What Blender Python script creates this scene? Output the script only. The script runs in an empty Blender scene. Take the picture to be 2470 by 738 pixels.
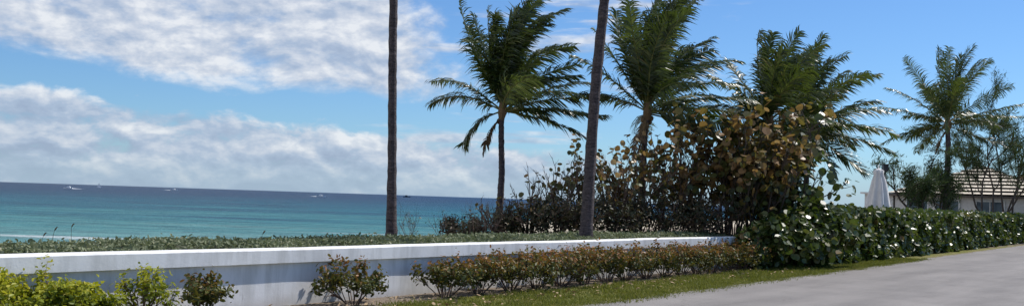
import bpy, math, random, bmesh
import numpy as np
from mathutils import Vector, Matrix

scene = bpy.context.scene
COL = scene.collection
scene.view_settings.view_transform = 'Standard'
try: scene.view_settings.look = 'None'
except Exception: pass
scene.view_settings.exposure = 0

# ------------------------------------------------------------------ layout frame
O = np.array([-1.6, 16.0]); D = np.array([0.594, 0.804]); N = np.array([-0.804, 0.594])
def P(t, s, z=0.0):
    q = O + D*t + N*s
    return np.array([q[0], q[1], z])
def TS(x, y):
    q = np.array([x, y]) - O
    return float(q @ D), float(q @ N)

# ------------------------------------------------------------------ helpers
def thing(name, label, category, loc, group=None):
    e = bpy.data.objects.new(name, None)
    e.empty_display_size = 0.2
    e.location = [float(v) for v in loc]
    e["label"] = label; e["category"] = category
    if group: e["group"] = group
    COL.objects.link(e)
    return e

def mk(name, verts, faces, mats, parent=None, smooth=False, midx=None, world=True):
    verts = np.asarray(verts, dtype=float)
    if parent is not None and world:
        off = np.array(parent.location)
        p = parent.parent
        while p is not None:
            off = off + np.array(p.location); p = p.parent
        verts = verts - off
    me = bpy.data.meshes.new(name)
    me.from_pydata(verts.tolist(), [], [list(map(int, f)) for f in faces])
    if not isinstance(mats, (list, tuple)): mats = [mats]
    for m in mats: me.materials.append(m)
    if midx is not None: me.polygons.foreach_set("material_index", list(midx))
    if smooth: me.polygons.foreach_set("use_smooth", [True]*len(me.polygons))
    me.update()
    ob = bpy.data.objects.new(name, me)
    COL.objects.link(ob)
    if parent is not None: ob.parent = parent
    return ob

class Geo:
    def __init__(s): s.v=[]; s.f=[]; s.m=[]; s.n=0
    def add(s, v, f, m=0):
        v=np.asarray(v,float); s.v.append(v)
        for a in f: s.f.append([i+s.n for i in a]); s.m.append(m)
        s.n+=len(v)
    def addn(s, v, fa, m=0):
        s.v.append(v); fa=(np.asarray(fa)+s.n).tolist(); s.f.extend(fa); s.m.extend([m]*len(fa)); s.n+=len(v)
    def obj(s, name, mats, parent=None, smooth=False):
        return mk(name, np.concatenate(s.v), s.f, mats, parent, smooth, s.m)

def norm(a):
    a=np.asarray(a,float)
    return a/np.maximum(np.linalg.norm(a,axis=-1,keepdims=True),1e-9)

def tube(g, pts, rad, n=6, m=0, cap=True):
    pts=np.asarray(pts,float); k=len(pts)
    T=np.gradient(pts,axis=0); T=norm(T)
    ref=np.array([0,1.0,0.13]) if abs(T[0][1])<0.9 else np.array([1.0,0,0])
    U=norm(np.cross(T,ref)); W=np.cross(T,U)
    a=np.linspace(0,2*math.pi,n,endpoint=False)
    rad=np.asarray(rad,float)
    if rad.ndim==1: rad=np.repeat(rad[:,None],n,1)
    V=pts[:,None,:]+(np.cos(a)[None,:,None]*U[:,None,:]+np.sin(a)[None,:,None]*W[:,None,:])*rad[:,:,None]
    V=V.reshape(-1,3); F=[]
    for i in range(k-1):
        for j in range(n):
            j2=(j+1)%n
            F.append([i*n+j,i*n+j2,(i+1)*n+j2,(i+1)*n+j])
    if cap:
        F.append(list(range(n))[::-1]); F.append([(k-1)*n+j for j in range(n)])
    g.add(V,F,m)

def box(g, c, dx, dy, z0, z1, ang=0, m=0, ax=None, ay=None):
    ax=np.array([math.cos(ang),math.sin(ang)]) if ax is None else ax
    ay=np.array([-ax[1],ax[0]]) if ay is None else ay
    v=[]
    for z in (z0,z1):
        for a,b in ((-1,-1),(1,-1),(1,1),(-1,1)):
            q=np.array(c[:2])+ax*a*dx/2+ay*b*dy/2
            v.append([q[0],q[1],z])
    g.add(v,[[3,2,1,0],[4,5,6,7],[0,1,5,4],[1,2,6,5],[2,3,7,6],[3,0,4,7]],m)

LT={}
a=np.linspace(0,2*math.pi,8,endpoint=False)
LT['round']=np.stack([np.cos(a)*0.5,np.sin(a)*0.5,np.abs(np.sin(a))*0.12],1)
LT['oval']=np.array([[-.5,0,0],[-.2,-.24,.06],[.2,-.22,.06],[.5,0,-.03],[.2,.22,.06],[-.2,.24,.06]])
LT['needle']=np.array([[-.5,-.04,0],[.1,-.05,0],[.5,0,-.1],[.1,.05,0]])
def leaves(g, rng, pts, nrm, size, kind='oval', m=0, var=.35, along=None):
    pts=np.asarray(pts,float); n=len(pts)
    if n==0: return
    nrm=norm(np.asarray(nrm,float)); tpl=LT[kind]; k=len(tpl)
    r=rng.normal(size=(n,3)) if along is None else np.asarray(along,float)
    T=norm(r-(r*nrm).sum(1,keepdims=True)*nrm); B=np.cross(nrm,T)
    sz=size*(1+rng.uniform(-var,var,size=(n,1,1)))
    cup=rng.uniform(-.6,2.2,size=(n,1,1))
    V=pts[:,None,:]+sz*(tpl[None,:,0:1]*T[:,None,:]+tpl[None,:,1:2]*B[:,None,:]+cup*tpl[None,:,2:3]*nrm[:,None,:])
    if kind=='needle':
        F=np.arange(n*k).reshape(n,k); g.addn(V.reshape(-1,3),F,m); return
    b0=np.arange(n)[:,None]*k; V=V.reshape(-1,3); base=g.n
    if kind=='oval': h1=[0,1,2,3]; h2=[0,3,4,5]
    else: h1=[0,1,2,3,4]; h2=[0,4,5,6,7]
    g.addn(V,b0+np.array(h1),m)
    g.f.extend((b0+np.array(h2)+base).tolist()); g.m.extend([m]*n)

# ------------------------------------------------------------------ node helpers
class NB:
    def __init__(s,tree): s.t=tree
    def node(s,typ,**kw):
        n=s.t.nodes.new(typ)
        for k,v in kw.items(): setattr(n,k,v)
        return n
    def link(s,a,b): s.t.links.new(a,b)
    def put(s,sock,v):
        if isinstance(v,bpy.types.NodeSocket): s.link(v,sock)
        else: sock.default_value=v
    def M(s,op,*a,clamp=False):
        n=s.node('ShaderNodeMath',operation=op); n.use_clamp=clamp
        for i,v in enumerate(a): s.put(n.inputs[i],v)
        return n.outputs[0]
    def add(s,a,b): return s.M('ADD',a,b)
    def sub(s,a,b): return s.M('SUBTRACT',a,b)
    def mul(s,a,b): return s.M('MULTIPLY',a,b)
    def ss(s,x,a,b):
        n=s.node('ShaderNodeMapRange',interpolation_type='SMOOTHSTEP')
        s.put(n.inputs['Value'],x); s.put(n.inputs['From Min'],a); s.put(n.inputs['From Max'],b)
        return n.outputs['Result']
    def noise(s,vec,scale,detail=4,rough=.5,dist=0.0):
        n=s.node('ShaderNodeTexNoise')
        if vec is not None: s.link(vec,n.inputs['Vector'])
        n.inputs['Scale'].default_value=scale; n.inputs['Detail'].default_value=detail
        n.inputs['Roughness'].default_value=rough; n.inputs['Distortion'].default_value=dist
        return n.outputs[0]
    def ramp(s,x,stops,interp='LINEAR'):
        n=s.node('ShaderNodeValToRGB'); cr=n.color_ramp; cr.interpolation=interp
        while len(cr.elements)<len(stops): cr.elements.new(.5)
        for e,(p,c) in zip(cr.elements,stops): e.position=p; e.color=(*c,1) if len(c)==3 else c
        s.put(n.inputs[0],x); return n.outputs[0]
    def mix(s,f,a,b,blend='MIX'):
        n=s.node('ShaderNodeMix',data_type='RGBA',blend_type=blend)
        s.put(n.inputs[0],f)
        for i,v in ((6,a),(7,b)):
            if isinstance(v,bpy.types.NodeSocket): s.link(v,n.inputs[i])
            else: n.inputs[i].default_value=(*v,1) if len(v)==3 else v
        return n.outputs[2]
    def comb(s,x,y,z):
        n=s.node('ShaderNodeCombineXYZ')
        for i,v in enumerate((x,y,z)): s.put(n.inputs[i],v)
        return n.outputs[0]

def mat(name):
    m=bpy.data.materials.new(name); m.use_nodes=True
    nb=NB(m.node_tree); b=m.node_tree.nodes['Principled BSDF']
    return m,nb,b
def bump(nb,b,h,strength=.3,dist=.02):
    n=nb.node('ShaderNodeBump'); n.inputs['Strength'].default_value=strength; n.inputs['Distance'].default_value=dist
    nb.link(h,n.inputs['Height']); nb.link(n.outputs[0],b.inputs['Normal'])

def leaf_mat(name, stops, rough=.4, spec=.5, trans=.3, tcol=(.12,.2,.02), clump=1.5, top=None):
    m,nb,b=mat(name)
    g=nb.node('ShaderNodeNewGeometry'); rnd=g.outputs['Random Per Island']
    n1=nb.noise(g.outputs['Position'],clump,2,.5)
    x=nb.add(nb.mul(rnd,.7),nb.mul(nb.sub(n1,.5),.9)); x=nb.add(x,.15)
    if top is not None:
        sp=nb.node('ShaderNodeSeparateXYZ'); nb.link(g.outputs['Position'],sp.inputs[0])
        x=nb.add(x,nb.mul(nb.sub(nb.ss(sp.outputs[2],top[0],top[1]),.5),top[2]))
    c=nb.ramp(x,stops)
    nb.link(c,b.inputs['Base Color'])
    b.inputs['Roughness'].default_value=rough; b.inputs['Specular IOR Level'].default_value=spec
    t=nb.node('ShaderNodeBsdfTranslucent'); nb.link(nb.mix(.5,c,tcol),t.inputs[0])
    mx=nb.node('ShaderNodeMixShader'); mx.inputs[0].default_value=trans
    out=m.node_tree.nodes['Material Output']
    nb.link(b.outputs[0],mx.inputs[1]); nb.link(t.outputs[0],mx.inputs[2]); nb.link(mx.outputs[0],out.inputs[0])
    return m
def plain(name,col,rough=.7,nscale=8,var=.25,spec=.3,bmp=.2):
    m,nb,b=mat(name)
    g=nb.node('ShaderNodeNewGeometry')
    n=nb.noise(g.outputs['Position'],nscale,5,.6)
    d=tuple(c*(1-var) for c in col); l=tuple(min(1,c*(1+var)) for c in col)
    nb.link(nb.ramp(n,[(.3,d),(.7,l)]),b.inputs['Base Color'])
    b.inputs['Roughness'].default_value=rough; b.inputs['Specular IOR Level'].default_value=spec
    if bmp: bump(nb,b,n,bmp,.01)
    return m

# ------------------------------------------------------------------ materials
M_palm=leaf_mat('palm_leaf',[(0,(.009,.022,.006)),(.4,(.027,.05,.011)),(.7,(.065,.095,.018)),(.88,(.14,.15,.04)),(1,(.24,.19,.08))],.38,.6,.27,(.15,.21,.02),1.6)
M_rachis=plain('palm_rib',(.15,.15,.045),.6)
M_dead=plain('dead_leaf',(.17,.11,.055),.8)
M_twig=plain('twig',(.12,.08,.064),.8)
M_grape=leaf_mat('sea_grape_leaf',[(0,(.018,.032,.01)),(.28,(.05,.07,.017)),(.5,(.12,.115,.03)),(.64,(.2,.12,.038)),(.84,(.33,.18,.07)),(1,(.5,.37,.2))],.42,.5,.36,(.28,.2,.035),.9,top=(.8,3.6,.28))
M_hedge=leaf_mat('hedge_leaf',[(0,(.016,.034,.009)),(.35,(.04,.072,.016)),(.65,(.075,.112,.024)),(.88,(.15,.14,.045)),(1,(.28,.17,.07))],.40,.55,.24,(.14,.2,.02),1.2)
M_dark=leaf_mat('scrub_leaf',[(0,(.014,.022,.009)),(.5,(.035,.042,.015)),(.72,(.09,.065,.028)),(1,(.18,.11,.06))],.5,.4,.2,(.11,.1,.03),1.5)
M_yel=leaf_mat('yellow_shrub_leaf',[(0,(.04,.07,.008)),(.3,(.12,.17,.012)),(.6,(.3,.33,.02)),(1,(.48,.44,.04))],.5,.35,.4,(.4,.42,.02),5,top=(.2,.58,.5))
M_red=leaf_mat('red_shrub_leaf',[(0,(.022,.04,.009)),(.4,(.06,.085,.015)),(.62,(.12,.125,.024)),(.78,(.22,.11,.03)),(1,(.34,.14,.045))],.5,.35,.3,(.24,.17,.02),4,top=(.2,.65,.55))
M_cover=leaf_mat('ground_cover_leaf',[(0,(.06,.08,.04)),(.4,(.14,.17,.085)),(.75,(.23,.26,.15)),(1,(.38,.36,.24))],.6,.3,.25,(.22,.26,.1),2)
M_grassb=leaf_mat('grass_blade',[(0,(.06,.085,.014)),(.5,(.14,.165,.026)),(.85,(.24,.225,.06)),(1,(.38,.31,.15))],.6,.2,.3,(.25,.27,.03),1)
M_pine=leaf_mat('pine_needle',[(0,(.02,.038,.014)),(.6,(.045,.075,.025)),(1,(.1,.12,.04))],.6,.2,.25,(.1,.15,.03),1)
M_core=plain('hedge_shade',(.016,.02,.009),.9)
M_covcore=plain('cover_soil',(.07,.075,.045),.9)
M_frame=plain('white_trim',(.7,.7,.68),.5)

def trunk_mat(name,c1,c2):
    m,nb,b=mat(name)
    g=nb.node('ShaderNodeNewGeometry'); mp=nb.node('ShaderNodeMapping'); mp.inputs['Scale'].default_value=(3,3,14)
    nb.link(g.outputs['Position'],mp.inputs[0])
    n=nb.noise(mp.outputs[0],1.6,6,.7,.4); n2=nb.noise(g.outputs['Position'],26,5,.7)
    x=nb.add(nb.mul(n,.6),nb.mul(n2,.4))
    nb.link(nb.ramp(x,[(.38,c1),(.53,tuple((p+q)/2 for p,q in zip(c1,c2))),(.64,c2)]),b.inputs['Base Color'])
    b.inputs['Roughness'].default_value=.85; bump(nb,b,x,1.0,.05); return m
M_trunk=trunk_mat('palm_bark',(.018,.013,.015),(.15,.115,.115))
M_wood=trunk_mat('bark',(.035,.026,.022),(.15,.115,.09))

# wall paint
M_wall,nb,b=mat('wall_paint')
g=nb.node('ShaderNodeNewGeometry'); sp=nb.node('ShaderNodeSeparateXYZ'); nb.link(g.outputs['Position'],sp.inputs[0])
mp=nb.node('ShaderNodeMapping'); mp.inputs['Scale'].default_value=(1,1,.18); nb.link(g.outputs['Position'],mp.inputs[0])
st=nb.noise(mp.outputs[0],5,6,.65); bl=nb.noise(g.outputs['Position'],1.3,5,.6)
c=nb.ramp(st,[(.34,(.62,.62,.61)),(.55,(.8,.8,.8))])
c=nb.mix(nb.mul(nb.ss(bl,.45,.7),.35),c,(.54,.53,.51))
streak=nb.noise(mp.outputs[0],14,3,.6)
c=nb.mix(nb.mul(nb.ss(streak,.66,.76),.45),c,(.25,.23,.21))
low=nb.ss(nb.add(sp.outputs[2],nb.mul(bl,.25)),.3,.1)
c=nb.mix(nb.mul(low,.5),c,(.36,.31,.25))
nb.link(c,b.inputs['Base Color']); b.inputs['Roughness'].default_value=.75; bump(nb,b,nb.noise(g.outputs['Position'],30,6,.7),.25,.01)

# ground
def sdist(nb,g):
    sp=nb.node('ShaderNodeSeparateXYZ'); nb.link(g.outputs['Position'],sp.inputs[0])
    x=nb.sub(sp.outputs[0],float(O[0])); y=nb.sub(sp.outputs[1],float(O[1]))
    s=nb.add(nb.mul(x,float(N[0])),nb.mul(y,float(N[1]))); t=nb.add(nb.mul(x,float(D[0])),nb.mul(y,float(D[1])))
    return s,t
M_ground,nb,b=mat('ground_grass')
g=nb.node('ShaderNodeNewGeometry'); s_,t_=sdist(nb,g)
n1=nb.noise(g.outputs['Position'],1.1,5,.6); n2=nb.noise(g.outputs['Position'],14,6,.7); n3=nb.noise(g.outputs['Position'],60,3,.6)
gr=nb.ramp(nb.add(nb.mul(n2,.5),nb.mul(n3,.5)),[(.35,(.055,.072,.015)),(.5,(.14,.15,.032)),(.65,(.25,.23,.075))])
gr=nb.mix(nb.mul(nb.ss(n1,.42,.68),.7),gr,(.28,.23,.12))
dirt=nb.ramp(nb.add(nb.mul(n2,.5),nb.mul(n3,.5)),[(.35,(.13,.10,.075)),(.6,(.3,.245,.19)),(.72,(.4,.34,.28))])
dm=nb.ss(nb.add(s_,nb.mul(nb.sub(n1,.5),1.3)),-1.0,-.6)
c=nb.mix(dm,gr,dirt)
edge=nb.ss(nb.add(s_,nb.add(nb.mul(t_,-.0325),nb.mul(nb.sub(n2,.5),.5))),-2.4,-2.62)
c=nb.mix(nb.mul(edge,.8),c,(.22,.19,.14))
dune=nb.ss(nb.add(s_,nb.mul(n1,2.0)),14.0,17.0)
c=nb.mix(dune,c,(.5,.44,.34))
nb.link(c,b.inputs['Base Color']); b.inputs['Roughness'].default_value=.95; b.inputs['Specular IOR Level'].default_value=.1
bump(nb,b,nb.add(n2,n3),.6,.05)

# road
M_road,nb,b=mat('road_asphalt')
g=nb.node('ShaderNodeNewGeometry'); s_,t_=sdist(nb,g)
vec=nb.comb(nb.mul(t_,.12),s_,0.0)
n1=nb.noise(vec,1.2,4,.6); n2=nb.noise(g.outputs['Position'],90,4,.8); n3=nb.noise(g.outputs['Position'],.8,5,.6)
x=nb.add(nb.mul(n2,.5),nb.add(nb.mul(n1,.3),nb.mul(n3,.2)))
c=nb.ramp(x,[(.34,(.11,.103,.1)),(.5,(.2,.187,.18)),(.66,(.29,.27,.255))])
vo=nb.node('ShaderNodeTexVoronoi',feature='DISTANCE_TO_EDGE'); vo.inputs['Scale'].default_value=.35
nz=nb.node('ShaderNodeVectorMath',operation='ADD'); nb.link(g.outputs['Position'],nz.inputs[0]); 
nn=nb.node('ShaderNodeTexNoise'); nn.inputs['Scale'].default_value=1.5; nb.link(g.outputs['Position'],nn.inputs['Vector']); nb.link(nn.outputs[1],nz.inputs[1]); nb.link(nz.outputs[0],vo.inputs['Vector'])
cr=nb.ss(vo.outputs[0],.008,.0)
c=nb.mix(nb.mul(cr,.3),c,(.08,.075,.07))
nb.link(c,b.inputs['Base Color']); b.inputs['Roughness'].default_value=.85; b.inputs['Specular IOR Level'].default_value=.25; bump(nb,b,n2,.35,.01)

# sea
M_sea,nb,b=mat('sea_water')
g=nb.node('ShaderNodeNewGeometry'); sp=nb.node('ShaderNodeSeparateXYZ'); nb.link(g.outputs['Position'],sp.inputs[0])
s_,t_=sdist(nb,g)
off=nb.M('MAXIMUM',nb.add(s_,nb.mul(sp.outputs[1],.35)),20.0)
q=nb.M('DIVIDE',130.0,off)
wv=nb.comb(nb.mul(sp.outputs[0],.012),nb.mul(sp.outputs[1],.075),0.0)
w1=nb.noise(wv,1.0,5,.65)
wv2=nb.comb(nb.mul(sp.outputs[0],.004),nb.mul(sp.outputs[1],.016),0.0); w2=nb.noise(wv2,1.6,5,.65)
q2=nb.add(q,nb.mul(nb.mul(nb.sub(nb.add(w1,w2),1.0),1.1),nb.ss(q,.02,.5)))
c=nb.ramp(q2,[(0,(.014,.036,.085)),(.10,(.014,.052,.115)),(.2,(.014,.105,.17)),(.38,(.022,.185,.24)),(.62,(.075,.30,.31)),(.9,(.18,.41,.40))])
chop=nb.noise(nb.comb(nb.mul(sp.outputs[0],.2),nb.mul(sp.outputs[1],.6),0.0),1.0,6,.75)
chop2=nb.noise(nb.comb(nb.mul(sp.outputs[0],.035),nb.mul(sp.outputs[1],.14),5.0),1.0,6,.8)
dk=nb.add(nb.mul(nb.ss(chop,.58,.38),.45),nb.mul(nb.ss(chop2,.54,.42),.5))
c=nb.mix(dk,c,nb.mix(.7,c,(.0,.025,.06)))
c=nb.mix(nb.mul(nb.ss(chop,.58,.72),.35),c,(.2,.42,.45))
cap_=nb.noise(nb.comb(nb.mul(sp.outputs[0],.05),nb.mul(sp.outputs[1],.12),3.0),1.0,6,.75)
foam=nb.M('MAXIMUM',nb.ss(cap_,.72,.77),nb.mul(nb.mul(nb.ss(nb.add(w1,nb.mul(nb.sub(chop,.5),.35)),.56,.64),nb.ss(q,.66,.85)),.9))
c=nb.mix(nb.mul(foam,.8),c,(.7,.75,.75))
nb.link(c,b.inputs['Base Color']); b.inputs['Roughness'].default_value=.4; b.inputs['Specular IOR Level'].default_value=.08
bump(nb,b,nb.add(chop,nb.mul(chop2,2.0)),.9,2.0)

# roof tiles
M_roof,nb,b=mat('roof_tile')
g=nb.node('ShaderNodeNewGeometry'); n=nb.noise(g.outputs['Position'],5,5,.7)
nb.link(nb.ramp(n,[(.3,(.42,.36,.28)),(.6,(.72,.64,.52))]),b.inputs['Base Color']); b.inputs['Roughness'].default_value=.8
M_tiled=plain('roof_tile_edge',(.07,.055,.045),.9)
M_house=plain('stucco',(.7,.68,.65),.8,6,.12)
M_glass=plain('window_glass',(.03,.045,.07),.1,3,.2,.8,0)
M_canvas=plain('canvas',(.72,.69,.67),.85,4,.1)
M_metal=plain('dark_metal',(.03,.03,.032),.4)
M_boat=plain('boat_paint',(.85,.85,.85),.4,1,.03,.3,0)
M_boatd=plain('ship_paint',(.05,.06,.08),.5,1,.1,.3,0)
M_foam=plain('foam',(.8,.83,.85),.9,1,.05,.1,0)
M_redroof=plain('clay_tile',(.2,.09,.06),.8,6,.3)

# ------------------------------------------------------------------ terrain
def smooth(x,a,b):
    u=np.clip((x-a)/(b-a),0,1); return u*u*(3-2*u)
def gz(t,s):
    sh = 22*smooth(np.asarray(t,float),14,45)
    s=np.asarray(s,float)
    base=.62*smooth(s,0.08,0.25)
    base_r=.3*smooth(s,.5,4)
    w=smooth(np.asarray(t,float),14.4,14.9)
    z=base*(1-w)+base_r*w
    z=z-2.6*smooth(s,4.8+sh,13+sh)-2.0*smooth(s,11+sh,26+sh)-3*smooth(s,24+sh,45+sh)
    return z
ts=np.concatenate([np.linspace(-900,-40,12)[:-1],np.linspace(-40,90,131),np.linspace(90,1200,16)[1:]])
ts=np.sort(np.concatenate([ts,[14.4,14.65,14.9]]))
ss_=np.concatenate([np.linspace(-900,-8,10)[:-1],np.linspace(-8,0.08,24),np.linspace(.12,.3,5),np.linspace(.5,50,60)[:],[60,90]])
TT,SS=np.meshgrid(ts,ss_,indexing='ij'); Z=gz(TT,SS)
Z=np.where(SS>49.9,-8.2,Z)
V=np.stack([O[0]+D[0]*TT+N[0]*SS, O[1]+D[1]*TT+N[1]*SS, Z],-1).reshape(-1,3)
ns=len(ss_); F=[]
for i in range(len(ts)-1):
    for j in range(ns-1):
        F.append([i*ns+j,i*ns+ns+j,i*ns+ns+j+1,i*ns+j+1])
gr_=mk('ground',V,F,M_ground,smooth=True); gr_["kind"]="structure"; gr_["label"]="grassy verge and dune ground beside the road"

def sedge(t): return -2.66+.0325*(t-.84)
tr=np.linspace(-200,400,1801); rng=np.random.default_rng(5)
w=np.array([sedge(t) if t<60 else sedge(60) for t in tr])+.035*np.sin(tr*2.1)+.03*np.sin(tr*5.3+1)+rng.normal(size=len(tr))*.018
V=[];F=[]
for i,t in enumerate(tr):
    for k in range(3):
        s=w[i]-[0,3.5,7.5][k]
        V.append(P(t,s,.008))
for i in range(len(tr)-1):
    for k in range(2):
        F.append([i*3+k,i*3+3+k,i*3+4+k,i*3+1+k][::-1])
rd=mk('road',V,F,M_road); rd["kind"]="structure"; rd["label"]="pale worn asphalt road with ragged grass edge"

V=[(-30000,-30000,-5),(30000,-30000,-5),(30000,40000,-5),(-30000,40000,-5)]
se=mk('sea',V,[[0,1,2,3]],M_sea); se["kind"]="structure"; se["label"]="turquoise sea deepening to dark blue at the horizon"

# ------------------------------------------------------------------ white wall
wl=thing('garden_wall','long low white painted wall with a projecting cap','wall',P(0,0,0))
def strip(name,t0,t1,s0,s1,z0,z1,bev,mat_,parent,seed=0):
    r=np.random.default_rng(seed); tt=np.arange(t0,t1+.01,.5); tt[-1]=t1
    sec=[(s0,z0),(s0,z1-bev),(s0+bev,z1),(s1-bev,z1),(s1,z1-bev),(s1,z0)]
    V=[];F=[];k=len(sec)
    for t in tt:
        jz=.004*math.sin(t*.9)+r.normal()*.0015; js=r.normal()*.002
        for (s,z) in sec: V.append(P(t,s+js,z+(jz if z>z0+.01 else 0)))
    for i in range(len(tt)-1):
        for j in range(k):
            j2=(j+1)%k; F.append([i*k+j,i*k+k+j,i*k+k+j2,i*k+j2])
    F.append(list(range(k))); F.append([(len(tt)-1)*k+j for j in range(k)][::-1])
    return mk(name,V,F,mat_,parent)
strip('wall_body',-14,14.4,.075,.26,-.15,.60,.002,M_wall,wl,1)
strip('wall_cap',-14.02,14.44,0.0,.31,.602,.80,.02,M_wall,wl,2)

# ------------------------------------------------------------------ ground cover
rng=np.random.default_rng(11); g=Geo()
tt=np.arange(-14,15,.2); sv=np.array([.33,.45,.7,1.1,1.6,2.2,3.0,4.0,5.2])
zt=np.array([.60,.74,.79,.80,.78,.72,.67,.63,.5])
V=[];F=[]
for t in tt:
    for s,z in zip(sv,zt): V.append(P(t,s,z-.02+rng.normal()*.02+.03*math.sin(t*1.7+s)))
k=len(sv)
for i in range(len(tt)-1):
    for j in range(k-1): F.append([i*k+j,i*k+k+j,i*k+k+j+1,i*k+j+1])
g.add(V,F,1)
n=46000
t=rng.uniform(-9.5,14,n); s=.34+rng.beta(1.1,2.2,n)*3.2
z=np.interp(s,sv,zt)+.03*np.sin(t*1.7+s)+np.abs(rng.normal(size=n))*.035+.03*np.sin(t*5+s*3)*np.sin(t*2.3)
pts=O[None,:]+t[:,None]*D+s[:,None]*N; pts=np.column_stack([pts,z])
nr=rng.normal(size=(n,3))*.8+np.array([.3,-.3,.6])
leaves(g,rng,pts,nr,.06,'oval',0)
gc=g.obj('ground_cover',[M_cover,M_covcore]); gc["kind"]="stuff"; gc["label"]="grey-green low ground cover plants behind the white wall"; gc["category"]="ground cover"

# grass blades + leaf litter on verge
g=Geo(); n=75000
t=rng.uniform(-5,24,n); lo=sedge(t)-.14; s=lo+rng.uniform(0,1,n)**1.1*(-.75-lo)+rng.normal(size=n)*.12
keep=(s<-.1); t=t[keep]; s=s[keep]; n=len(t)
pts=np.column_stack([O[None,:]+t[:,None]*D+s[:,None]*N, np.zeros(n)])
clm=.6+.8*(np.sin(t*3.1+s*2)*np.sin(s*4.3+t)>0.1)
h=rng.uniform(.02,.06,n)*np.where(rng.uniform(size=n)>.97,1.8,1)*clm; a=rng.uniform(0,6.28,n); wd=.006+.004*rng.uniform(size=n)
side=np.column_stack([np.cos(a),np.sin(a),np.zeros(n)])*wd[:,None]
lean=np.column_stack([rng.normal(size=n)*.5,rng.normal(size=n)*.5,np.ones(n)])*h[:,None]
V=np.stack([pts-side,pts+side,pts+lean],1).reshape(-1,3)
g.addn(V,np.arange(n*3).reshape(n,3),0)
gb=g.obj('grass',[M_grassb]); gb["kind"]="stuff"; gb["label"]="short patchy grass on the verge"; gb["category"]="grass"
g=Geo(); n=420
t=rng.uniform(-3,14,n); s=rng.uniform(-1.9,-.05,n)
pts=np.column_stack([O[None,:]+t[:,None]*D+s[:,None]*N, np.full(n,.03)+rng.uniform(0,.02,n)])
leaves(g,rng,pts,rng.normal(size=(n,3))*.35+[0,0,1],.07,'oval',0,.5)
fl=g.obj('fallen_leaves',[plain('dry_leaf',(.38,.27,.16),.8)]); fl["kind"]="stuff"; fl["label"]="dry fallen leaves on the dirt by the wall"; fl["category"]="leaves"

# ------------------------------------------------------------------ branching plants
def grow(rng,g,p,d,L,r,level,maxl,tips,nchild=3,spread=.6,up=.15,seg=5,jit=.15,start=.35,m=0,sides=5,shrink=.62,leafpts=None,leafl=1):
    pts=[np.array(p,float)]; d=norm(d); dirs=[d]
    for i in range(seg):
        d=norm(d+rng.normal(size=3)*jit+np.array([0,0,up*(.5 if level==0 else 1)]))
        pts.append(pts[-1]+d*L/seg); dirs.append(d)
    rad=np.linspace(r,r*.55 if level<maxl else r*.3,seg+1)
    tube(g,pts,rad,sides if level<2 else 4,m,cap=False)
    if leafpts is not None and level>=leafl:
        for i in range(1,seg+1): leafpts.append((pts[i],dirs[i]))
    if level<maxl:
        for c in range(nchild):
            f=start+(1-start)*(c+rng.uniform(.2,.9))/nchild
            i=min(seg-1,int(f*seg)); q=pts[i]+(pts[i+1]-pts[i])*(f*seg-i)
            ax=norm(np.cross(dirs[i],rng.normal(size=3)))
            nd=norm(dirs[i]*math.cos(spread)+ax*math.sin(spread)*rng.uniform(.7,1.3))
            grow(rng,g,q,nd,L*shrink*rng.uniform(.75,1.2),r*.55,level+1,maxl,tips,nchild,spread,up,max(3,seg-1),jit,.25,m,sides,shrink,leafpts,leafl)

def bush(name,label,cat,base,stems,height,rad,levels,nchild,nper,leaf,kind,lm,seed,group=None,wood=M_twig,r0=.02,up=.12,leafl=1,zmin=0.0,spread=.6,jleaf=.09,keep=1.0,lean=(0,0),shrink=.62,normup=.5,clump=False):
    rng=np.random.default_rng(seed)
    e=thing(name,label,cat,base,group); gw=Geo(); lp=[]
    for i in range(stems):
        a=2*math.pi*(i+rng.uniform(0,.8))/stems; k=rng.uniform(.15,1)
        top=np.array([math.cos(a)*rad*k+lean[0],math.sin(a)*rad*k+lean[1],height*rng.uniform(.72,1.05)*(1-.3*k*k)])
        p=np.array(base,float)+np.array([math.cos(a),math.sin(a),0])*rad*.12
        L=np.linalg.norm(top)*.72
        grow(rng,gw,p,top,L,r0*rng.uniform(.7,1.2),0,levels,None,nchild,spread,up,5,.12,.35,0,5,shrink,lp,leafl)
    gw.obj('branches',[wood],e,True)
    q=np.array([x[0] for x in lp])
    q=q[q[:,2]>base[2]+zmin]
    if clump:
        ph=rng.uniform(0,6,3); f=np.sin(q[:,0]*4+ph[0])*np.sin(q[:,2]*4.5+ph[1])+.6*np.sin(q[:,1]*5+ph[2])
        q=q[rng.uniform(size=len(q))<keep*np.clip(1+f*1.25,0.03,2)]
    else: q=q[rng.uniform(size=len(q))<keep]
    pts=np.repeat(q,nper,0)+rng.normal(size=(len(q)*nper,3))*jleaf
    pts[:,2]=np.maximum(pts[:,2],base[2]+.03)
    c=np.array(base)+[lean[0]*.5,lean[1]*.5,height*.45]
    nr=norm(pts-c)*.7+rng.normal(size=pts.shape)*.7+[0,0,normup]
    gl=Geo(); leaves(gl,rng,pts,nr,leaf,kind,0,.35)
    gl.obj('leaves',[lm],e)
    return e,len(pts)

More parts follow.
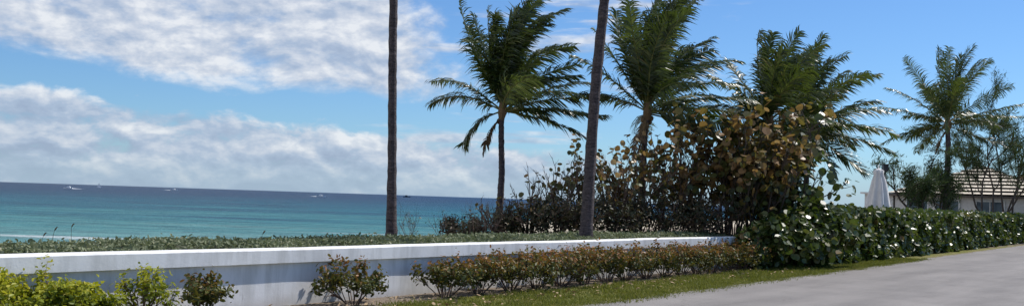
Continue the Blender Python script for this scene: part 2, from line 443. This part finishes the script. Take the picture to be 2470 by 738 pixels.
SH=[(-7.15,.62,.32,'y'),(-6.75,.66,.36,'y'),(-6.4,.68,.38,'y'),(-6.08,.66,.38,'y'),(-5.75,.52,.28,'y'),(-5.02,.66,.32,'m'),(-4.2,.6,.32,'r'),(-1.62,.62,.62,'r'),
    (.35,.62,.55,'r'),(1.2,.62,.5,'r'),(2.1,.72,.6,'r'),(2.9,.72,.6,'r'),(3.7,.74,.6,'r'),(4.5,.74,.6,'r'),(5.3,.72,.6,'r'),(6.1,.7,.6,'r'),(6.95,.64,.48,'r'),(7.8,.7,.58,'r'),(8.6,.7,.58,'r'),(9.4,.7,.58,'r'),(10.2,.7,.58,'r'),(11.1,.72,.58,'r'),(12.,.74,.58,'r')]
for i,(t,h,r,k) in enumerate(SH):
    lab={'y':'yellow-green leafy shrub planted against the white wall','m':'thin green and yellow shrub by the white wall','r':'reddish-green leafy shrub planted against the white wall'}[k]
    if i==7: lab='lone spreading reddish-green shrub in dirt before the wall'
    e,n=bush('shrub',lab,'shrub',P(t,-.42 if t<0 else -.5,0),10 if r<.4 else 14,h*.98,r*1.1,2,3,5 if k=='y' else 3,.062 if k!='r' else .068,'oval',M_yel if k=='y' or k=='m' else M_red,100+i,'shrubs planted along the wall',M_twig,.011,.10,1,.2 if t<2 else .1,.6,.04,.85 if k!='m' else .7,shrink=.5)
# low scrub behind the wall
LB=[(-1.3,26.5,.4,.9),(-.5,25.5,.45,.9),(.35,25.5,.75,1.0),(1.1,25.3,1.0,1.1),(1.95,25.5,1.1,1.1),(2.8,26,1.15,1.1),(3.6,26.2,1.1,1.1),(4.4,26.8,1.2,1.1),(5.2,27.2,1.3,1.1)]
for i,(x,y,h,r) in enumerate(LB):
    t,s=TS(x,y); z=float(gz(t,s))
    e,n=bush('scrub_bush','dark tangled coastal scrub bush behind the white wall','bush',(x,y,z),14,h,r,2,5,2,.09,'oval',M_dark,200+i,'scrub bushes on the dune',M_twig,.018,.08,1,.0,.6,.09,.55,shrink=.55,clump=True)
# bare twiggy saplings with sparse round leaves
SP=[(-.3,25.9,1.2,.7),(.5,25.8,1.9,.8),(1.3,26,2.7,.8),(2.0,26.1,3.1,.8),(2.7,26.2,3.2,.8),(3.4,26.6,3.3,.8),(4.1,27,3.5,.8)]
for i,(x,y,h,r) in enumerate(SP):
    t,s=TS(x,y); z=float(gz(t,s))
    e,n=bush('sea_grape_sapling','sparse twiggy sea grape with few round leaves' if i>1 else 'bare brown twiggy dune bush','bush',(x,y,z),13,h,r,2,3,1,.135,'round',M_grape,300+i,'sparse sea grape saplings',M_twig,.02,.1,1,.3,.42,.06,.36 if i>2 else (.18 if i>1 else .03),shrink=.36)
# large sea grapes
SG=[(5.2,27.6,.55,3.9,1.0,15,.22,2),(6.1,27.4,.3,4.5,1.1,17,.25,2),(7.0,27.8,.0,5.2,1.15,20,.28,3),(7.9,28.6,.0,4.8,.85,18,.34,3)]
for i,(x,y,z,h,r,ns_,kp,npr) in enumerate(SG):
    e,n=bush('sea_grape_tree','tall sea grape with round bronze and green leaves' if i<3 else 'tall green sea grape beside the clipped hedge','sea grape',(x,y,z),ns_,h,r,2,4,npr,.195,'round',M_grape if i<3 else M_hedge,400+i,'tall sea grapes at the end of the wall',M_wood,.03,.1,1,.3,.5,.12,kp,shrink=.40,clump=True)
# dense skirt at the wall end
for i,(x,y,h,r) in enumerate([(6.6,26.3,1.0,.8),(7.2,26.6,1.2,.9),(7.9,27.2,1.5,.9),(8.6,27.9,1.9,.8)]):
    e,n=bush('sea_grape_bush','dense low dark green sea grape bush at the wall end','bush',(x,y,0),16,h,r,2,4,3,.16,'round',M_hedge,450+i,'low sea grape bushes',M_wood,.025,.05,0,.0,.6,.12,.8,shrink=.5,clump=True)

# ------------------------------------------------------------------ clipped hedge
rng=np.random.default_rng(77)
def hs(t): return -1.35+.027*(t-13)
hd=thing('hedge','long clipped sea grape hedge with glossy round leaves','hedge',P(16,hs(16)+.7,0))
g=Geo(); tt=np.arange(15.2,75,.4); V=[];F=[]
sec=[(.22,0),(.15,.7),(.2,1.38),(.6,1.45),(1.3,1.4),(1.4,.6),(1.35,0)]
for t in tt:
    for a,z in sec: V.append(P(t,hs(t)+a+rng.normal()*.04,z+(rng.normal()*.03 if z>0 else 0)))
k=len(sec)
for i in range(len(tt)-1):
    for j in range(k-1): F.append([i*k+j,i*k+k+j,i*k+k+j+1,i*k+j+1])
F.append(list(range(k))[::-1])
g.add(V,F,0); g.obj('branches',[M_core],hd)  # no real branches: solid core, shade inside the hedge put into its dark colour
g=Geo(); n=42000
t=15+60*rng.uniform(0,1,n)**1.25
u=rng.uniform(0,1,n)
face=u<.62
z=np.where(face,rng.uniform(.04,1.56,n),1.50+rng.normal(size=n)*.07)
sc=np.where(face,rng.normal(size=n)*.08+.11*np.sin(t*3)*np.sin(z*3+t)+.06*np.sin(z*5+t*1.3),rng.uniform(0,1.5,n))
z=z+.05*np.sin(t*1.1)+.04*np.sin(t*3.7)
s=hs(t)+sc
pts=np.column_stack([O[None,:]+t[:,None]*D+s[:,None]*N,np.maximum(z,.04)])
out=np.where(face[:,None],np.array([-N[0]*.6,-N[1]*.6,.6])[None,:],np.array([0,0,1.0])[None,:])
leaves(g,rng,pts,out+rng.normal(size=(n,3))*.75,.15,'round',0,.35)
g.obj('leaves',[M_hedge],hd)

# ------------------------------------------------------------------ palms
def frond(gl,rng,base,phi,el,L,wind,grav,twist=0.,dense=54,dead=False,ll=.74):
    m=26; d=np.array([math.cos(phi)*math.cos(el),math.sin(phi)*math.cos(el),math.sin(el)])
    pts=[np.array(base,float)]; ds=[d]
    for i in range(m):
        f=(i+1)/m
        d=norm(d+np.array([0,0,-1.0])*grav*(.35+f)/m*2.2+wind*(.2+f)*2.4/m+rng.normal(size=3)*.012)
        pts.append(pts[-1]+d*L/m); ds.append(d)
    pts=np.array(pts); ds=np.array(ds)
    mi=2 if dead else 0
    tube(gl,pts,np.linspace(.028,.005,m+1),5,1 if not dead else 2,cap=False)
    f=np.linspace(.13,.995,dense); idx=f*m
    C=np.column_stack([np.interp(idx,np.arange(m+1),pts[:,k]) for k in range(3)])
    T=norm(np.column_stack([np.interp(idx,np.arange(m+1),ds[:,k]) for k in range(3)]))
    up=np.array([0,0,1.0])+np.array([math.cos(phi),math.sin(phi),0])*-.35
    S=norm(np.cross(T,up)); U=np.cross(S,T)
    ca,sa=math.cos(twist),math.sin(twist); S,U=S*ca+U*sa,U*ca-S*sa
    ln=ll*(np.sin(np.pi*(.13+.80*f))**.6)
    clv=np.repeat(rng.normal(size=(dense//5+1,3)),5,0)[:dense]*.17
    for sg in (-1,1):
        n=dense; fw=.6+.5*f+rng.normal(size=n)*.1
        dr=norm(S*sg*1.0+T*fw[:,None]+U*(.12+rng.normal(size=n)*.1)[:,None]+clv)
        lk=ln*rng.uniform(.7,1.12,n)
        q=C.copy(); cs=[]; wdt=.022; k=4; dcur=dr
        for j in range(k):
            cs.append(q.copy())
            q=q+dcur*(lk/(k-1))[:,None]
            dcur=norm(dcur+np.array([0,0,-1.0])*(.34+.3*rng.uniform(size=n))[:,None]+wind*1.0+rng.normal(size=(n,3))*.07)
        prof=[.7,1,.75]
        Wd=norm(T-(T*dr).sum(1,keepdims=True)*dr)+U*.4+rng.normal(size=(n,3))*.25; Wd=norm(Wd)
        V=[]
        for j in range(3):
            V.append(cs[j]-Wd*wdt*prof[j]); V.append(cs[j]+Wd*wdt*prof[j])
        V.append(cs[3])
        V=np.stack(V,1).reshape(-1,3)
        b0=np.arange(n)[:,None]*7
        gl.addn(V,b0+np.array([0,1,3,2]),mi)
        nb0=gl.n-len(V)
        gl.f.extend((b0+np.array([2,3,5,4])+nb0).tolist()); gl.m.extend([mi]*n)
        gl.f.extend((b0+np.array([4,5,6])+nb0).tolist()); gl.m.extend([mi]*n)

def palm(label,base,top,r,seed,nf,L,wind=(.5,.08,.03),grav=.3,elr=(86,-22),bend=(0,0),group='coconut palms beside the sea',extra=None,dead=2,pw=1.35,noleft=False):
    rng=np.random.default_rng(seed)
    base=np.array(base,float); top=np.array(top,float)
    e=thing('palm_tree',label,'palm tree',base,group)
    g=Geo(); k=90; f=np.linspace(0,1,k)
    c=base[None,:]*(1-f[:,None])+top[None,:]*f[:,None]
    c[:,0]+=bend[0]*np.sin(np.pi*f)+.02*np.sin(f*9+seed); c[:,1]+=bend[1]*np.sin(np.pi*f)
    H=top[2]-base[2]; rad=r*(1.0-.28*f)+r*.5*np.exp(-f*H*2.2)
    ring=1+.06*np.abs(np.sin(f*H*math.pi*5.5))
    R=(rad*ring)[:,None]*(1+rng.normal(size=(k,12))*.05)
    tube(g,c,R,12,0); g.obj('trunk',[M_trunk],e,True)
    gl=Geo()
    ax=norm(top-c[-6]); 
    tube(gl,[top-ax*.25,top-ax*.05,top+ax*.2,top+ax*.5],[r*.75,r*1.25,r*1.1,r*.3],8,2)
    wind=np.array(wind,float)
    for i in range(nf):
        u=i/(nf-1)
        phi=i*2.39996+rng.normal()*.3
        eld=elr[0]+(elr[1]-elr[0])*u**pw+rng.normal()*7
        if noleft and eld<52 and math.cos(phi)<-.15:
            eld=rng.uniform(62,88)
        el=math.radians(eld)
        lf=(.85+.22*math.sin(math.pi*min(1,u+.3)))*rng.uniform(.85,1.1)
        if eld<45: lf*=1-.28*max(0,-math.cos(phi))
        frond(gl,rng,top+ax*(.3-.35*u),phi,el,L*lf,wind*rng.uniform(.45,1.3),grav*rng.uniform(.6,1.4),twist=rng.normal()*.6)
    for (ph,el,Lx,wf,gf) in (extra or []):
        frond(gl,rng,top,math.radians(ph),math.radians(el),Lx,wind*wf,grav*gf,twist=rng.normal()*.3)
    for i in range(dead):
        frond(gl,rng,top-ax*.15,rng.uniform(2.4,4.2),math.radians(-50),L*.4,wind*.2,.6,dense=26,dead=True,ll=.3)
    gl.obj('crown',[M_palm,M_rachis,M_dead],e)
    for i in range(3):
        a_=rng.uniform(0,6.28); me=bpy.data.meshes.new('coconut')
        bm=bmesh.new(); bmesh.ops.create_icosphere(bm,subdivisions=2,radius=.075)
        for v in bm.verts: v.co.z*=1.2
        bm.to_mesh(me); bm.free(); me.materials.append(M_dead)
        o=bpy.data.objects.new('coconut',me); COL.objects.link(o); o.parent=e
        pos=top+np.array([math.cos(a_)*.13,math.sin(a_)*.13,-.18-.05*i])-base; o.location=pos.tolist()
    return e

palm('tall slender coconut palm rising from behind the white wall',(-2.62,22,.55),(-2.62-.25,22.1,12.2),.10,1,22,3.2,dead=0)
palm('tall coconut palm leaning slightly behind the white wall',(1.66,22,.55),(2.55,22.2,12.4),.125,2,22,3.2,bend=(-.12,0),dead=0)
palm('wind-blown coconut palm with swept green fronds on dune',(-.27,28,.2),(-.31,28,4.05),.10,3,30,3.0,elr=(92,8),noleft=True,wind=(.42,.08,.04),grav=.32,extra=[(165,42,2.5,.2,1.6),(172,30,2.2,.2,1.9),(5,20,3.1,1,.6),(2,5,3.0,.7,.5),(-20,8,2.9,.8,.8),(178,-15,1.5,.05,2.4),(30,30,3.1,.8,.6),(190,75,2.9,.3,.3),(170,72,2.9,.2,.3),(0,-5,2.4,.4,.8)])
palm('wind-blown coconut palm rising behind dark scrub',(3.62,28.3,.5),(3.84,28.4,4.2),.105,4,30,3.2,elr=(92,0),noleft=True,wind=(.42,.08,.04),grav=.32,extra=[(10,84,3.7,.3,.3),(160,78,3.6,.3,.3),(180,30,2.2,.2,1.4),(0,10,2.9,.8,.7),(-15,22,3.0,.8,.7),(185,60,2.8,.3,.9),(-5,-8,2.3,.5,.8),(175,45,2.7,.2,1.0)])
palm('coconut palm half hidden by sea grape',(7.4,30,.2),(7.75,30,4.1),.105,5,24,2.35,elr=(80,-10),wind=(.36,.08,.03),grav=.34,extra=[(178,28,2.2,.2,1.2),(182,48,2.3,.2,.9)])
palm('leaning coconut palm with drooping fronds behind sea grape',(9.5,32,.2),(9.5,32,4.0),.105,6,26,2.6,grav=.38,elr=(82,-30),wind=(.36,.06,.03),extra=[(0,20,3.1,.8,1.1),(-10,0,2.8,.7,1.0),(20,35,3.2,.8,.9)])
palm('coconut palm with spreading fronds beside tiled house',(21.9,50,.3),(21.9,50,6.0),.155,7,28,3.5,wind=(.22,.05,.03),elr=(88,-18),extra=[(0,14,4.2,.9,.6),(176,22,3.8,.2,.9),(182,-8,3.6,.2,.7),(-8,25,4.2,.6,.6),(178,40,3.6,.2,.8)])

# ------------------------------------------------------------------ feathery pines by the house
def pine(base,h,seed,lean,label,nb_=4,npt=6,ns_=2):
    rng=np.random.default_rng(seed); e=thing('pine_tree',label,'pine tree',base,'feathery pines by the house')
    g=Geo(); lp=[]
    for k in range(ns_):
        dv=np.array([lean+rng.normal()*.35,rng.normal()*.25,1.0])
        grow(rng,g,base,dv,h*rng.uniform(.6,.8),.065,0,2,None,nb_,.8,.12,6,.16,.4,0,5,.4,lp,1)
    g.obj('trunk',[M_wood],e,True)
    q=np.array([x[0] for x in lp]); dd=np.array([x[1] for x in lp])
    pts=np.repeat(q,npt,0)+rng.normal(size=(len(q)*npt,3))*[.17,.17,.12]
    al=np.repeat(dd,npt,0)*.8+rng.normal(size=pts.shape)*.5+[0.3,0,.1]
    gl=Geo(); leaves(gl,rng,pts,rng.normal(size=pts.shape),.32,'needle',0,.4,along=al)
    gl.obj('crown',[M_pine],e)
for i,(x,y,h,l,a_,b_,c_) in enumerate([(19.3,46.5,4.4,-.45,4,13,3),(20.2,47.5,4.2,-.15,4,12,2),(27.6,59,6.4,-.1,4,14,2),(28.9,60,9.4,.05,5,22,3),(30.6,61.5,10.8,.05,5,26,3)]):
    pine((x,y,.3),h,600+i,l,'wispy dark pine with bent multiple trunks by house',a_,b_,c_)

# ------------------------------------------------------------------ house
hb=np.array([26.2,68.0]); hx=np.array([.806,-.592]); hy=np.array([.592,.806]); W=9.2; DP=10.
cen=hb+hx*W/2+hy*DP/2
hs_=thing('house','single storey pale house with cream tiled hip roof','house',(cen[0],cen[1],.3))
g=Geo(); box(g,cen,W-.1,DP,.0,2.78,0,0,hx,hy); g.obj('wall',[M_house],hs_)
g=Geo(); box(g,hb-hx*1.05+hy*1.5,1.9,3.0,.0,2.75,0,0,hx,hy); box(g,hb-hx*1.1+hy*1.5,2.3,3.4,2.752,2.87,0,0,hx,hy); g.obj('porch',[M_frame],hs_)
g=Geo(); ov=.45; z0=2.80; z1=4.95; steps=9
hw=W/2+ov; hd2=DP/2+ov
def ringv(f,z,o_=0.):
    a_=hw*(1-f)+o_; b_=hd2-hw*f+o_
    return [[*(cen+hx*sx*a_+hy*sy*b_),z] for sx,sy in((-1,-1),(1,-1),(1,1),(-1,1))]
V=[];F=[];MI=[]
for i in range(steps):
    f0=i/steps; f1=(i+1)/steps
    V+=ringv(f0,z0+(z1-z0)*f0+.10,.03); V+=ringv(f1,z0+(z1-z0)*f1+.0,.0)
for i in range(steps*2-1):
    for j in range(4):
        j2=(j+1)%4; F.append([i*4+j,i*4+j2,i*4+4+j2,i*4+4+j]); MI.append(i%2)
F.append([0,1,2,3][::-1]); n_=steps*2-1; F.append([n_*4+j for j in range(4)]); MI+=[0,0]
roof=mk('roof',V,F,[M_roof,M_tiled],hs_,False,MI)
g=Geo(); box(g,cen,W+2*ov+.02,DP+2*ov+.02,2.66,2.795,0,0,hx,hy); g.obj('eave',[plain('eave_board',(.12,.1,.09),.7)],hs_)
for k,(u,w_) in enumerate([(1.5,1.3),(3.4,1.4),(6.0,1.6)]):
    c_=hb+hx*u
    we=bpy.data.objects.new('window',None); COL.objects.link(we); we.parent=hs_
    we.location=(c_[0]-cen[0],c_[1]-cen[1],1.5)
    g=Geo()
    for (du,dz,ww,hh) in ((0,.55,w_+.16,.08),(0,-.55,w_+.16,.08),(-w_/2-.04,0,.08,1.02),(w_/2+.04,0,.08,1.02),(0,0,.05,1.02)):
        box(g,c_+hx*du-hy*.06,ww,.1,1.9+dz-hh/2,1.9+dz+hh/2,0,0,hx,hy)
    g.obj('frame',[M_frame],we)
    g=Geo(); box(g,c_-hy*.03,w_-.01,.04,1.9-.505,1.9+.505,0,0,hx,hy); g.obj('pane',[M_glass],we)
c2=np.array([41.5,75.]); h2=thing('house','pale house with dark red clay tile roof','house',(c2[0],c2[1],.3))
g=Geo(); box(g,c2,9,9,0,3.2,0,0,hx,hy); g.obj('wall',[M_house],h2)
g=Geo(); V=[]
for z,a_ in ((3.21,5),(5.6,.4)):
    for sx,sy in((-1,-1),(1,-1),(1,1),(-1,1)): q_=c2+hx*sx*a_+hy*sy*a_; V.append([q_[0],q_[1],z])
g.add(V,[[0,3,2,1],[4,5,6,7],[0,1,5,4],[1,2,6,5],[2,3,7,6],[3,0,4,7]],0); g.obj('roof',[M_redroof],h2)

# ------------------------------------------------------------------ furled umbrella and garden lamp
ub=(14.75,40,.3); um=thing('patio_umbrella','closed white patio umbrella standing behind the hedge','umbrella',ub)
g=Geo(); zz=[1.25,1.45,1.9,2.4,2.8,3.05,3.2,3.3]; rr=[.50,.52,.43,.33,.25,.17,.19,.05]
n=40; R=[]; 
aa=np.linspace(0,2*math.pi,n,endpoint=False)
for z,r in zip(zz,rr): R.append(r*(1+.16*np.cos(aa*8)+.05*np.cos(aa*3+z)))
tube(g,[[ub[0]+.02*math.sin(z*3),ub[1],z] for z in zz],np.array(R),n,0); g.obj('canopy',[M_canvas],um,True)
g=Geo(); tube(g,[[ub[0],ub[1],.3],[ub[0],ub[1],1.6],[ub[0],ub[1],3.45]],[.03,.03,.02],10); g.obj('pole',[M_frame],um,True)
g=Geo(); tube(g,[[ub[0],ub[1],.3],[ub[0],ub[1],.42]],[.3,.25],16); g.obj('base',[M_metal],um)
lb=(15.55,41.4,.3); lm_=thing('garden_lamp','slim dark garden lamp post beside the umbrella','lamp post',lb)
g=Geo(); tube(g,[[lb[0],lb[1],.3],[lb[0],lb[1],3.25]],[.035,.03],10); g.obj('post',[M_metal],lm_,True)
g=Geo(); box(g,lb,.2,.2,3.25,3.5); box(g,lb,.26,.26,3.502,3.54); g.obj('lamp_head',[M_metal],lm_)

# ------------------------------------------------------------------ sea oats stalks
def oats(x,y,h,seed,label):
    rng=np.random.default_rng(seed); t,s=TS(x,y); z=float(gz(t,s)); e=thing('sea_oats',label,'beach grass',(x,y,z),'dune grass stalks')
    a_=rng.normal()*.12; f=np.linspace(0,1,10)
    pts=np.column_stack([x+a_*h*f+.12*f**2*h,y+rng.normal()*.1*f,z+h*f])
    g=Geo(); tube(g,pts,np.linspace(.005,.002,10),4); g.obj('stalk',[M_dead],e)
    g=Geo(); top=pts[-1]; f=np.linspace(0,1,8)
    p2=np.column_stack([top[0]+.04*f,top[1]+0*f,top[2]-.02+.1*f-.05*f*f]); rr=.012*np.sin(np.pi*(.08+.85*f))*rng.uniform(.6,1.2,8)
    tube(g,p2,rr,5); g.obj('seed_head',[M_dead],e)
for i,(x,y,h) in enumerate([(-6.55,14,.26),(-6.45,14.1,.34),(-6.1,14,.40),(-3.9,15.6,.32)]):
    oats(x,y,h,700+i,'thin dry beach grass stalk above the ground cover')
for i,(x,y,h) in enumerate([(-2.2,21.8,.7),(-.9,24,.8),(-1.6,23.5,.6),(-.5,23.2,.9)]):
    t,s=TS(x,y); bush('bare_twig_bush','bare thin dune twigs behind the ground cover','bush',(x,y,float(gz(t,s))),8,h,.5,2,3,1,.04,'oval',M_dark,800+i,'bare dune twigs',M_twig,.006,.1,2,.2,.5,.03,.2)

# ------------------------------------------------------------------ boats
def boat(x,y,L,label,dark=False,sail=False,wake=0,ang=0.):
    e=thing('ship' if dark else ('sailboat' if sail else 'motorboat'),label,'ship' if dark else 'boat',(x,y,-5),'boats on the sea')
    e.rotation_euler=(0,0,ang)
    B=L*.26; g=Geo(); V=[];F=[]; st=np.linspace(-.5,.5,9)
    for f in st:
        w=B/2*(1-max(0,(f-.05)/.45)**2)*.98+.02; hgt=L*.09*(1+.8*max(0,f)**1.5)
        for (a_,z) in ((-1,hgt),(-.7,-.3),(.7,-.3),(1,hgt)): V.append([f*L,a_*w,z])
    for i in range(8):
        for j in range(4):
            j2=(j+1)%4; F.append([i*4+j,i*4+4+j,i*4+4+j2,i*4+j2])
    F+= [[0,1,2,3],[32,35,34,33]]
    g.add(V,F,0); mk('hull',np.concatenate(g.v),g.f,M_boatd if dark else M_boat,e,world=False)
    g=Geo(); box(g,(-L*.06,0),L*.38,B*.6,L*.09,L*.2); box(g,(-L*.08,0),L*.24,B*.5,L*.201,L*.27)
    mk('cabin',np.concatenate(g.v),g.f,M_boatd if dark else M_boat,e,world=False)
    if sail:
        g=Geo(); tube(g,[[0,0,L*.09],[0,0,L*1.2]],[.12,.08],6); mk('mast',np.concatenate(g.v),g.f,M_boat,e,world=False)
        mk('sail',[[-.05*L,0,L*.2],[-.45*L,.3,L*.2],[-.02*L,0,L*1.15],[.05*L,0,L*.15],[.45*L,.2,L*.12],[.02*L,0,L*1.05]],[[0,1,2],[3,4,5]],M_boat,e,world=False)
    if wake:
        r=np.random.default_rng(3); V=[];F=[]
        for i in range(14):
            f=i/13; w=B*.3+wake*.09*f
            for a_ in (-1,0,1): V.append([-L*.5-wake*f,a_*w*r.uniform(.8,1.2),.12+(.8*(1-f)*r.uniform(.5,1) if a_==0 else 0)])
        for i in range(13):
            for j in range(2): F.append([i*3+j,i*3+j+1,i*3+4+j,i*3+3+j])
        mk('wake',V,F,M_foam,e,world=False)
Yb=1400
boat(-.444*Yb,Yb,13,'white motorboat under way trailing foam on the sea',wake=14,ang=math.pi)
boat(-.413*2300,2300,10,'tiny white sailboat on the horizon',sail=True)
boat(-.3375*2200,2200,16,'tiny white motorboat on the far sea',wake=16)
boat(-.19*1500,1500,13,'small white motorboat heading across the sea',wake=10)
boat(-.104*3200,3200,24,'dark distant ship on the horizon',dark=True)

# ------------------------------------------------------------------ world
SUN_AZ=math.radians(56); SUN_EL=math.radians(52)
wd_=bpy.data.worlds.new("World"); scene.world=wd_; wd_.use_nodes=True
nb=NB(wd_.node_tree); bg=wd_.node_tree.nodes['Background']
sky=nb.node('ShaderNodeTexSky'); sky.sky_type='NISHITA'; sky.sun_disc=False
sky.sun_elevation=SUN_EL; sky.sun_rotation=SUN_AZ; sky.air_density=1.0; sky.dust_density=.25; sky.ozone_density=3.0; sky.altitude=0
tc=nb.node('ShaderNodeTexCoord'); sp=nb.node('ShaderNodeSeparateXYZ'); nb.link(tc.outputs['Generated'],sp.inputs[0])
X,Y,Zz=sp.outputs
az=nb.M('ARCTAN2',X,Y); hyp=nb.M('SQRT',nb.add(nb.mul(X,X),nb.mul(Y,Y))); el=nb.M('ARCTAN2',Zz,hyp)
C=nb.comb(az,nb.mul(el,2.2),0.0); C2=nb.comb(nb.add(az,.012),nb.add(nb.mul(el,2.2),.04),0.0)
nA=nb.noise(C,7.5,8,.62,.25); nB=nb.noise(C2,7.5,6,.62,.25)
Cl=nb.comb(az,nb.mul(el,1.8),0.0); Cl2=nb.comb(nb.add(az,.004),nb.add(nb.mul(el,1.8),.014),0.0)
nL=nb.noise(Cl,24,6,.58,.2); nL2=nb.noise(Cl2,24,4,.58,.2)
nS=nb.noise(nb.comb(nb.mul(az,.8),nb.mul(el,7.0),2.0),6,6,.6,.3)
edge=nb.add(.084,nb.mul(nb.add(az,.14),-.075))
azl=nb.mul(nb.sub(el,.1),-.5)
mU=nb.mul(nb.ss(el,nb.sub(edge,.012),nb.add(edge,.03)), nb.ss(az,nb.add(.03,azl),nb.add(-.13,azl)))
top=nb.add(.052,nb.mul(az,-.07))
mL=nb.mul(nb.ss(el,nb.add(top,.018),nb.sub(top,.016)), nb.ss(az,.2,.02))
dU=nb.ss(nb.add(nb.mul(mU,1.12),nb.add(nb.mul(nb.sub(nA,.5),2.6),nb.mul(nb.sub(nL,.5),.5))),.36,1.1)
dL=nb.ss(nb.add(nb.mul(mL,1.0),nb.add(nb.mul(nb.sub(nL,.5),1.8),nb.mul(nb.sub(nA,.5),1.4))),.42,.95)
mW=nb.mul(nb.ss(az,.3,.1),nb.ss(az,-.2,-.06)); mW=nb.mul(mW,nb.ss(el,.03,.06))
dW=nb.mul(nb.ss(nb.add(nS,nb.mul(mW,.14)),.66,.82),.8)
lowfade=nb.add(.4,nb.mul(nb.ss(el,.0,.04),.6))
dens=nb.M('MAXIMUM',nb.M('MAXIMUM',nb.mul(dU,.92),nb.mul(nb.mul(dL,.88),lowfade)),dW)
shade=nb.add(.66,nb.add(nb.mul(nb.sub(nA,nB),2.0),nb.mul(nb.sub(nL,nL2),1.8)))
under=nb.mul(nb.ss(el,nb.add(top,.01),nb.mul(top,.35)),nb.ss(el,.12,.08))
shade=nb.sub(shade,nb.mul(under,.34))
cc=nb.ramp(shade,[(.0,(.34,.42,.57)),(.35,(.43,.52,.67)),(.7,(.64,.69,.78)),(1,(.86,.88,.91))])
vm=nb.node('ShaderNodeVectorMath',operation='SCALE'); nb.link(cc,vm.inputs[0]); vm.inputs['Scale'].default_value=9.8
skc=nb.mix(1.0,sky.outputs[0],(.62,.88,1.18),'MULTIPLY')
haze=nb.mul(nb.ss(el,.06,-.005),.6)
skc=nb.mix(haze,skc,(3.6,4.9,6.8))
fin=nb.mix(dens,skc,vm.outputs[0])
nb.link(fin,bg.inputs[0]); bg.inputs[1].default_value=.102

sl=bpy.data.lights.new('sun','SUN'); sl.energy=5.0; sl.angle=math.radians(.53); sl.color=(1,.95,.88)
so=bpy.data.objects.new('sun',sl); COL.objects.link(so)
sd=Vector((math.sin(SUN_AZ)*math.cos(SUN_EL),math.cos(SUN_AZ)*math.cos(SUN_EL),math.sin(SUN_EL)))
so.rotation_euler=sd.to_track_quat('Z','Y').to_euler(); so.location=(20,20,30)

# ------------------------------------------------------------------ camera
cd=bpy.data.cameras.new('camera'); cam=bpy.data.objects.new('camera',cd); COL.objects.link(cam)
cd.sensor_width=36; cd.lens=35; cd.clip_end=80000; cd.clip_start=.1
R=Matrix.Rotation(math.radians(92.62),4,'X')@Matrix.Rotation(math.radians(1.9),4,'Z')
cam.matrix_world=Matrix.Translation((0,0,1.6))@R
scene.camera=cam
